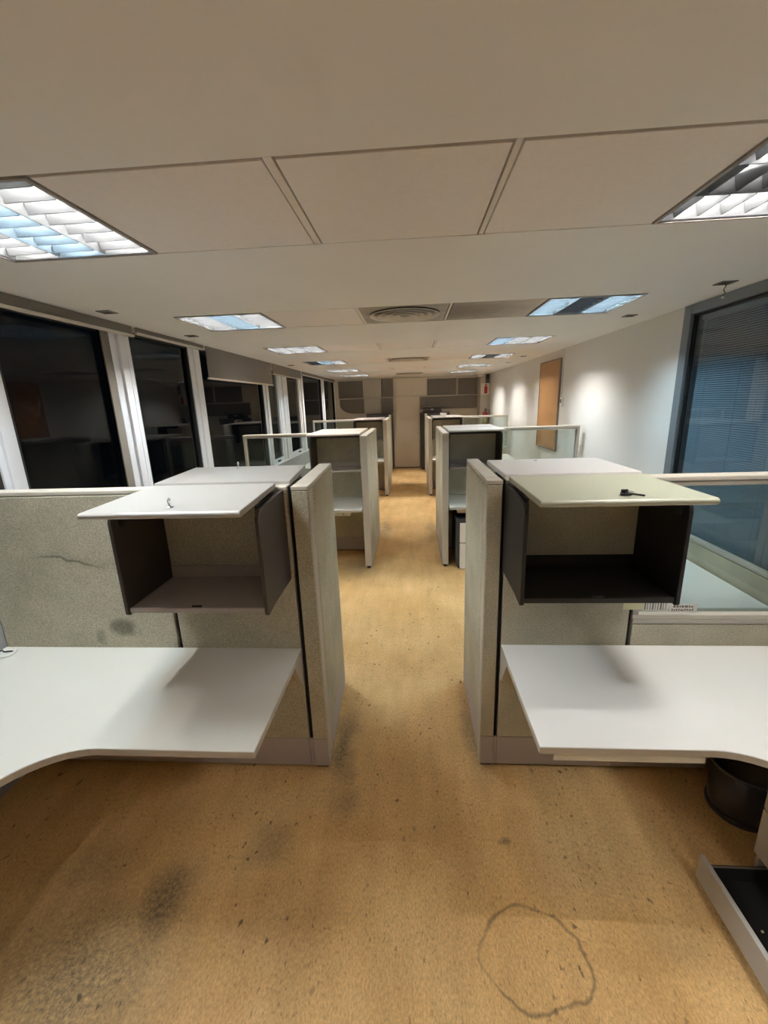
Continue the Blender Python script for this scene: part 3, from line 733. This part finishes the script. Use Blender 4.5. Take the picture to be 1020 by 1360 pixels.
# ----- second and third rows
for (ys, ya, yz, nm) in (({-1: 5.36, 1: 5.40}, {-1: 4.72, 1: 4.755}, 6.10, 'second'), ({-1: 9.36, 1: 9.36}, {-1: 8.68, 1: 8.67}, 10.15, 'third')):
    for s in (-1, 1):
        xa, xb = AX[s]; sd = SIDE[s]; y0 = ys[s]
        if s < 0: xa -= .022; xb -= .022
        panel_y(xa, xb, ya[s], y0 - .004, 'beige fabric wing panel on the front of the %s partition row, %s' % (nm, sd))
        post(xa, xb, y0, 'fabric post in the middle of the %s aisle wing, %s' % (nm, sd), False)
        panel_y(xa, xb, y0 + PT + .004, yz, 'beige fabric wing panel on the rear of the %s partition row, %s' % (nm, sd))
        if s < 0:
            p0, p1, g0, g1 = -1.22, -.595, -2.150, -1.236
        else:
            p0, p1, g0, g1 = .420, 1.05, 1.066, 2.04
        panel_x(p0, p1, y0, 'fabric partition panel behind the bin of the %s row, %s' % (nm, sd))
        panel_x(g0, g1, y0, 'half-glazed partition panel of the %s row, %s' % (nm, sd), glazed=True, group='half-glazed partition panels')
        if s < 0: connector(g1, p0, y0, 'black joint strip of the %s partition row, window side' % nm)
        else: connector(p1, g0, y0, 'black joint strip of the %s partition row, white wall side' % nm)
        lid = {('second', -1): 'lid_rose', ('second', 1): 'lid_white', ('third', -1): 'bin_mauve', ('third', 1): 'lid_white'}[(nm, s)]
        body = 'bin_brown' if s < 0 else 'bin_black'
        bin_unit(p0 + .002, p1 - .002, y0, -1, 'overhead bin with %s door on the front of the %s row, %s' % ({'lid_rose': 'pinkish', 'lid_white': 'white', 'bin_mauve': 'dark'}[lid], nm, sd), body, 'trim_beige' if s < 0 and nm == 'second' else 'bin_mauve', lid, lidd=.47)
        bin_unit(p0 + .002, p1 - .002, y0 + PT, 1, 'overhead bin hung on the rear of the %s row, %s' % (nm, sd), body, 'bin_mauve', lid, lidd=.47)
        xi = xa - .004 if s < 0 else xb + .004
        xw = -2.150 if s < 0 else 2.04
        desk(s, xi, xw, y0 - .002, -1, .69, 'white desk on the front of the %s partition row, %s' % (nm, sd), 'laminate', bracket=True)
        desk(s, xi, 1.98 if s > 0 else xw, y0 + PT + .002, 1, .69, 'white desk behind the %s partition row, %s' % (nm, sd), 'laminate')

# ----- last wings, against the far wall, with dark cabinets beside the door
for s in (-1, 1):
    xa, xb = (-.62, -.555) if s < 0 else (.355, .42)
    panel_y(xa, xb, 11.62, 12.05, 'narrow fabric wing panel standing before the panelled far wall, %s' % SIDE[s], group='last wing panels')
    x0, x1 = (-1.25, -.525) if s < 0 else (.245, 1.05)
    t = thing('tall_cabinet', ((x0 + x1) / 2, 12.27, 0), 'tall dark cabinet flanking the cream door, %s' % SIDE[s], 'cabinet', 'dark cabinets at the far wall')
    box(x0, x1, 12.10, 12.43, .03, 1.58).build('body', 'bin_black', t, bevel=.004)
    box(x0 + .02, x1 - .02, 12.12, 12.41, 0, .03).build('plinth', 'rubber_black', t)
    mx_ = (x0 + x1) / 2
    for (a, b_) in ((x0 + .004, mx_ - .002), (mx_ + .002, x1 - .004)):
        dr = box(a, b_, 12.082, 12.099, .04, 1.57).build('door', 'bin_brown', t, bevel=.003)
    box(mx_ - .03, mx_ - .02, 12.068, 12.081, .8, .92).build('handle', 'steel', t)
t = thing('black_case', (.58, 12.25, 1.58), 'black case lying on top of the dark cabinet by the cream door', 'case')
box(.31, .83, 12.13, 12.39, 1.581, 1.66).build('tray', 'plastic_black', t, bevel=.012); box(.315, .825, 12.135, 12.385, 1.662, 1.715).build('lid', 'plastic_black', t, bevel=.015); box(.53, .61, 12.118, 12.131, 1.64, 1.68).build('latch', 'steel', t, bevel=.002)
t = thing('paper_box', (.66, 9.13, 1.577), 'small white carton on top of the third row bin', 'carton')
box(.60, .72, 9.08, 9.18, 1.5765, 1.625).build('box', 'paper', t, bevel=.003); box(.596, .724, 9.076, 9.184, 1.626, 1.645).build('lid', 'paper', t, bevel=.003)
t = MB()
pp = [(.03, 12.28), (.075, 12.27), (.09, 12.30), (.06, 12.33), (.025, 12.31)]
t.prism(pp, 2, .001, .014).prism([(.05, 12.285), (.10, 12.30), (.07, 12.34)], 2, .014, .026)
tag(t.build('paper_scrap', 'paper'), 'crumpled white paper scrap on the floor before the cream door', 'paper')

# ---------------------------------------------------------------- desk furniture
# cable grommet and lead on the window-side desk
t = thing('cable_grommet', (-2.085, 1.80, .736), 'white round cable grommet in the back corner of the window-side desk', 'grommet')
MB().lathe([(.0, .7365), (.042, .7365), (.047, .741), (.043, .747), (.034, .748), (.032, .7455), (.0, .7455)], -2.085, 1.80, 28).build('cover', 'plastic_white', t, smooth=False)
MB().tube([(-2.12, 1.79, .752), (-2.10, 1.80, .756), (-2.085, 1.79, .754), (-2.065, 1.80, .751), (-2.05, 1.805, .749)], .0035, 6).build('cord_stub', 'rubber_black', t)

def pencil_drawer(x0, x1, yf, label, lock=True):
    t = thing('pencil_drawer', ((x0 + x1) / 2, yf + .15, .655), label, 'drawer', 'slim drawers under the desks')
    box(x0, x1, yf, yf + .014, .655, .700).build('front', 'drawer_pale', t, bevel=.004)
    m = MB().box(x0 + .01, x1 - .01, yf + .015, yf + .32, .658, .662)
    m.box(x0 + .01, x0 + .016, yf + .015, yf + .32, .662, .695); m.box(x1 - .016, x1 - .01, yf + .015, yf + .32, .662, .695); m.box(x0 + .016, x1 - .016, yf + .314, yf + .32, .662, .695)
    m.build('tray', 'pedestal_grey', t)
    for (a, b_) in ((x0 + .001, x0 + .009), (x1 - .009, x1 - .001)): box(a, b_, yf + .015, yf + .33, .672, .7055).build('runner', 'steel', t)
    if lock: box(x1 - .09, x1 - .07, yf - .004, yf, .672, .684).build('lock', 'spot_grey', t)
pencil_drawer(.485, 1.005, 1.285, 'slim pale drawer under the white corner desk beside the waste basket', False)
pencil_drawer(-1.10, -.72, 4.70, 'slim drawer under the second row desk, window side')
pencil_drawer(.50, .95, 4.75, 'slim drawer under the second row desk above the white pedestal')

# pedestal with its bottom drawer pulled out, under the desk return
t = thing('drawer_pedestal', (1.58, 1.165, 0), 'grey drawer pedestal under the corner desk, its lowest drawer pulled out', 'pedestal')
x0, x1, y0, y1 = 1.318, 1.86, .972, 1.362
m = MB()
m.box(x0, x1, y0, y0 + .014, .02, .62).box(x0, x1, y1 - .014, y1, .02, .62).box(x1 - .012, x1, y0 + .014, y1 - .014, .02, .62).box(x0, x1 - .012, y0 + .014, y1 - .014, .606, .62).box(x0, x1 - .012, y0 + .014, y1 - .014, .02, .03)
m.build('carcass', 'pedestal_grey', t)
for k, (za, zb) in enumerate(((.178, .385), (.390, .605))):
    dr = box(x0 - .018, x0 - .001, y0 + .002, y1 - .002, za, zb).build('drawer_front', 'pedestal_grey', t, bevel=.004)
    box(x0 - .024, x0 - .0185, y0 + .14, y1 - .14, zb - .035, zb - .022).build('handle', 'spot_grey', dr, bevel=.002)
xo = 1.105
dr = thing('open_drawer', (1.58, 1.165, 0), None, None); dr.parent = t; dr.location = (0, 0, 0)
box(xo, xo + .018, y0 + .002, y1 - .002, .038, .150).build('drawer_front', 'pedestal_grey', dr, bevel=.003)
box(xo + .019, xo + .45, y0 + .018, y1 - .018, .040, .046).build('drawer_floor', 'drawer_inside', dr)
for (a, b_) in ((y0 + .018, y0 + .024), (y1 - .024, y1 - .018)): box(xo + .019, xo + .45, a, b_, .0465, .118).build('drawer_side', 'drawer_inside', dr)
for (a, b_) in ((y0 + .025, y0 + .031), (y1 - .031, y1 - .025)): box(xo + .03, xo + .44, a, b_, .119, .123).build('runner', 'spot_grey', dr)
for k, (bx_, by_) in enumerate(((1.235, 1.115), (1.215, 1.17))):
    q = (1.0, .75)[k]
    tag(MB().lathe([(0, .0462), (.005 * q, .0465), (.006 * q, .050), (0, .053)], bx_, by_, 7).build('paper_crumb', 'paper'), ('larger white paper crumb in the pulled-out drawer', 'smaller white paper crumb in the pulled-out drawer, close to its front')[k], 'paper', 'paper crumbs in the open drawer')

# waste basket
cx, cy = 1.515, 1.705
t = thing('waste_basket', (cx, cy, 0), 'round black waste basket under the white corner desk', 'waste basket')
MB().lathe([(.0, .004), (.118, .004), (.122, .012), (.139, .25), (.135, .25), (.117, .016), (.0, .012)], cx, cy, 36).build('body', 'plastic_black', t, smooth=True)
MB().lathe([(.118, .0), (.130, .0), (.130, .018), (.123, .022), (.118, .018), (.118, .0)], cx, cy, 36).build('base_ring', 'plastic_black', t, smooth=True)
MB().lathe([(.136, .246), (.144, .244), (.147, .252), (.143, .259), (.136, .256), (.136, .246)], cx, cy, 36).build('rim', 'plastic_black', t, smooth=True)

# white pedestal under the second-row desk
t = thing('drawer_pedestal', (.72, 4.93, 0), 'dark pedestal with white drawer fronts under the second row desk', 'pedestal')
box(.49, .93, 4.690, 5.20, .03, .59).build('carcass', 'pedestal_dark', t, bevel=.004)
for (a, b_) in ((.0, .315), (.32, .555)):
    df = box(.527, .925, 4.668, 4.689, a + .006, b_).build('drawer_front', 'plastic_white', t, bevel=.004)
    box(.66, .80, 4.660, 4.667, b_ - .045, b_ - .03).build('handle', 'spot_grey', df, bevel=.002)
for (a, c) in ((.53, 4.73), (.89, 4.73), (.53, 5.16), (.89, 5.16)): MB().lathe([(0, 0), (.018, 0), (.02, .012), (.016, .0295), (0, .0295)], a, c, 12).build('caster', 'rubber_black', t)

# adhesive labels on the sill of the half-glazed partition
t = tag(box(.985, 1.075, 1.9065, 1.9085, .925, .962).build('sticker', 'label_yellow'), 'pale yellow sticker on the partition below the black overhead bin', 'sticker')
t = thing('barcode_label', (1.13, 1.911, .918), 'white strip label with vertical bars on the glazed partition sill', 'label')
box(1.078, 1.192, 1.9105, 1.9115, .917, .961).build('paper_strip', 'paper', t)
for k in range(9): box(1.084 + k * .012, 1.084 + k * .012 + (.003 + .003 * (k % 3 == 0)), 1.9098, 1.9104, .922, .957).build('bar', 'ink', t)
t = thing('text_label', (1.26, 1.911, .908), 'white printed label with two lines of lettering on the glazed partition sill', 'label')
box(1.196, 1.324, 1.9105, 1.9115, .908, .952).build('paper_strip', 'paper', t)
for r in range(2):
    x = 1.215 - .006 * r
    while x < 1.305:
        w = random.choice((.006, .010, .014)); box(x, x + w, 1.9098, 1.9104, .934 - r * .017, .944 - r * .017 - random.choice((0, .003))).build('print_mark', 'ink', t); x += w + .004

# ---------------------------------------------------------------- things on the white wall
t = thing('notice_board', (XR, 6.90, 1.12), 'orange-brown wooden board in a dark frame on the white wall', 'board')
box(XR - .022, XR - .001, 6.435, 7.365, 1.14, 2.405).build('board', 'wood_orange', t)
for bx_ in ((6.415, 6.434, 1.12, 2.425), (7.366, 7.385, 1.12, 2.425)): box(XR - .028, XR - .001, *bx_).build('frame_stile', 'wood_frame', t, bevel=.003)
for bx_ in ((6.435, 7.365, 1.12, 1.139), (6.435, 7.365, 2.406, 2.425)): box(XR - .028, XR - .001, *bx_).build('frame_rail', 'wood_frame', t, bevel=.003)
t = thing('conduit', (XR - .01, 6.375, 1.90), 'thin white cable conduit running from the wall switch up to the ceiling', 'conduit')
box(XR - .016, XR - .001, 6.335, 6.36, 1.892, ZC - .001).build('duct', 'conduit_white', t, bevel=.003)
t = thing('wall_switch', (XR - .01, 6.31, 1.78), 'small white wall controller beside the wooden board', 'switch')
box(XR - .022, XR - .001, 6.255, 6.36, 1.775, 1.890).build('plate', 'plastic_white', t, bevel=.004); box(XR - .027, XR - .0225, 6.285, 6.335, 1.815, 1.865).build('display', 'spot_grey', t, bevel=.002)

# pillar corner: fire extinguisher sign, extinguisher, cable duct, ceiling camera
t = thing('extinguisher_sign', (1.97, 11.99, 2.0), 'white square sign with a red fire extinguisher pictogram', 'sign')
box(1.865, 2.09, 11.990, 11.998, 2.00, 2.29).build('sign_plate', 'sign_white', t, bevel=.002)
MB().prism([(1.955, 2.03), (2.025, 2.03), (2.03, 2.05), (2.03, 2.19), (2.015, 2.215), (2.0, 2.225), (1.98, 2.225), (1.965, 2.215), (1.95, 2.19), (1.95, 2.05)], 1, 11.986, 11.989).build('pictogram_body', 'sign_red', t)
MB().prism([(1.975, 2.226), (2.005, 2.226), (2.005, 2.245), (2.03, 2.255), (2.03, 2.265), (1.955, 2.265), (1.955, 2.255), (1.975, 2.245)], 1, 11.986, 11.989).build('pictogram_head', 'sign_red', t)
cx, cy = 1.975, 11.90
t = thing('fire_extinguisher', (cx, cy, 1.14), 'dark red fire extinguisher hung on the pillar below the white sign', 'fire extinguisher')
MB().lathe([(0, 1.14), (.065, 1.142), (.072, 1.16), (.072, 1.50), (.064, 1.54), (.030, 1.575), (.022, 1.59), (0, 1.59)], cx, cy, 24).build('cylinder', 'extinguisher_red', t, smooth=True)
MB().lathe([(.0728, 1.22), (.0734, 1.22), (.0734, 1.40), (.0728, 1.40)], cx, cy, 24).build('label_band', 'olive_label', t, smooth=True)
box(cx - .02, cx + .02, cy - .02, cy + .02, 1.59, 1.63).build('valve', 'key_black', t, bevel=.003); box(cx - .014, cx + .014, cy - .10, cy + .02, 1.635, 1.65).build('lever', 'key_black', t, bevel=.003)
MB().lathe([(0, 1.0), (.022, 1.0), (.022, 1.01), (0, 1.01)], 0, 0, 12)
MB().tube([(cx + .02, cy, 1.61), (cx + .09, cy - .01, 1.60), (cx + .105, cy - .01, 1.5), (cx + .085, cy - .01, 1.30)], .009, 8).build('hose', 'key_black', t, smooth=True)
box(cx - .02, cx + .02, cy + .073, 11.999, 1.40, 1.52).build('wall_bracket', 'steel', t)
t = thing('cable_duct', (1.90, 11.99, 2.3), 'vertical white cable duct on the pillar above the extinguisher sign', 'conduit')
box(1.93, 1.955, 11.984, 11.998, 2.295, ZC - .001).build('duct', 'conduit_white', t, bevel=.002); 
t = thing('black_box', (2.03, 11.97, 2.31), 'small black wall box on the pillar above the extinguisher sign', 'wall box')
box(1.985, 2.075, 11.95, 11.998, 2.30, 2.52).build('case', 'plastic_black', t, bevel=.006); box(1.995, 2.065, 11.944, 11.949, 2.32, 2.40).build('cover', 'spot_grey', t, bevel=.003)
cx, cy = 1.70, 11.15
t = thing('dome_camera', (cx, cy, ZC), 'white dome camera on the ceiling near the pillar', 'camera')
MB().lathe([(0, ZC - .001), (.115, ZC - .001), (.115, ZC - .03), (.105, ZC - .045), (0, ZC - .045)], cx, cy, 28).build('mount', 'plastic_white', t, smooth=False)
MB().lathe([(.09, ZC - .046)] + [(.09 * math.cos(k / 8 * PI / 2), ZC - .046 - .075 * math.sin(k / 8 * PI / 2)) for k in range(1, 9)], cx, cy, 24).build('dome', 'cap_cream', t, smooth=True)
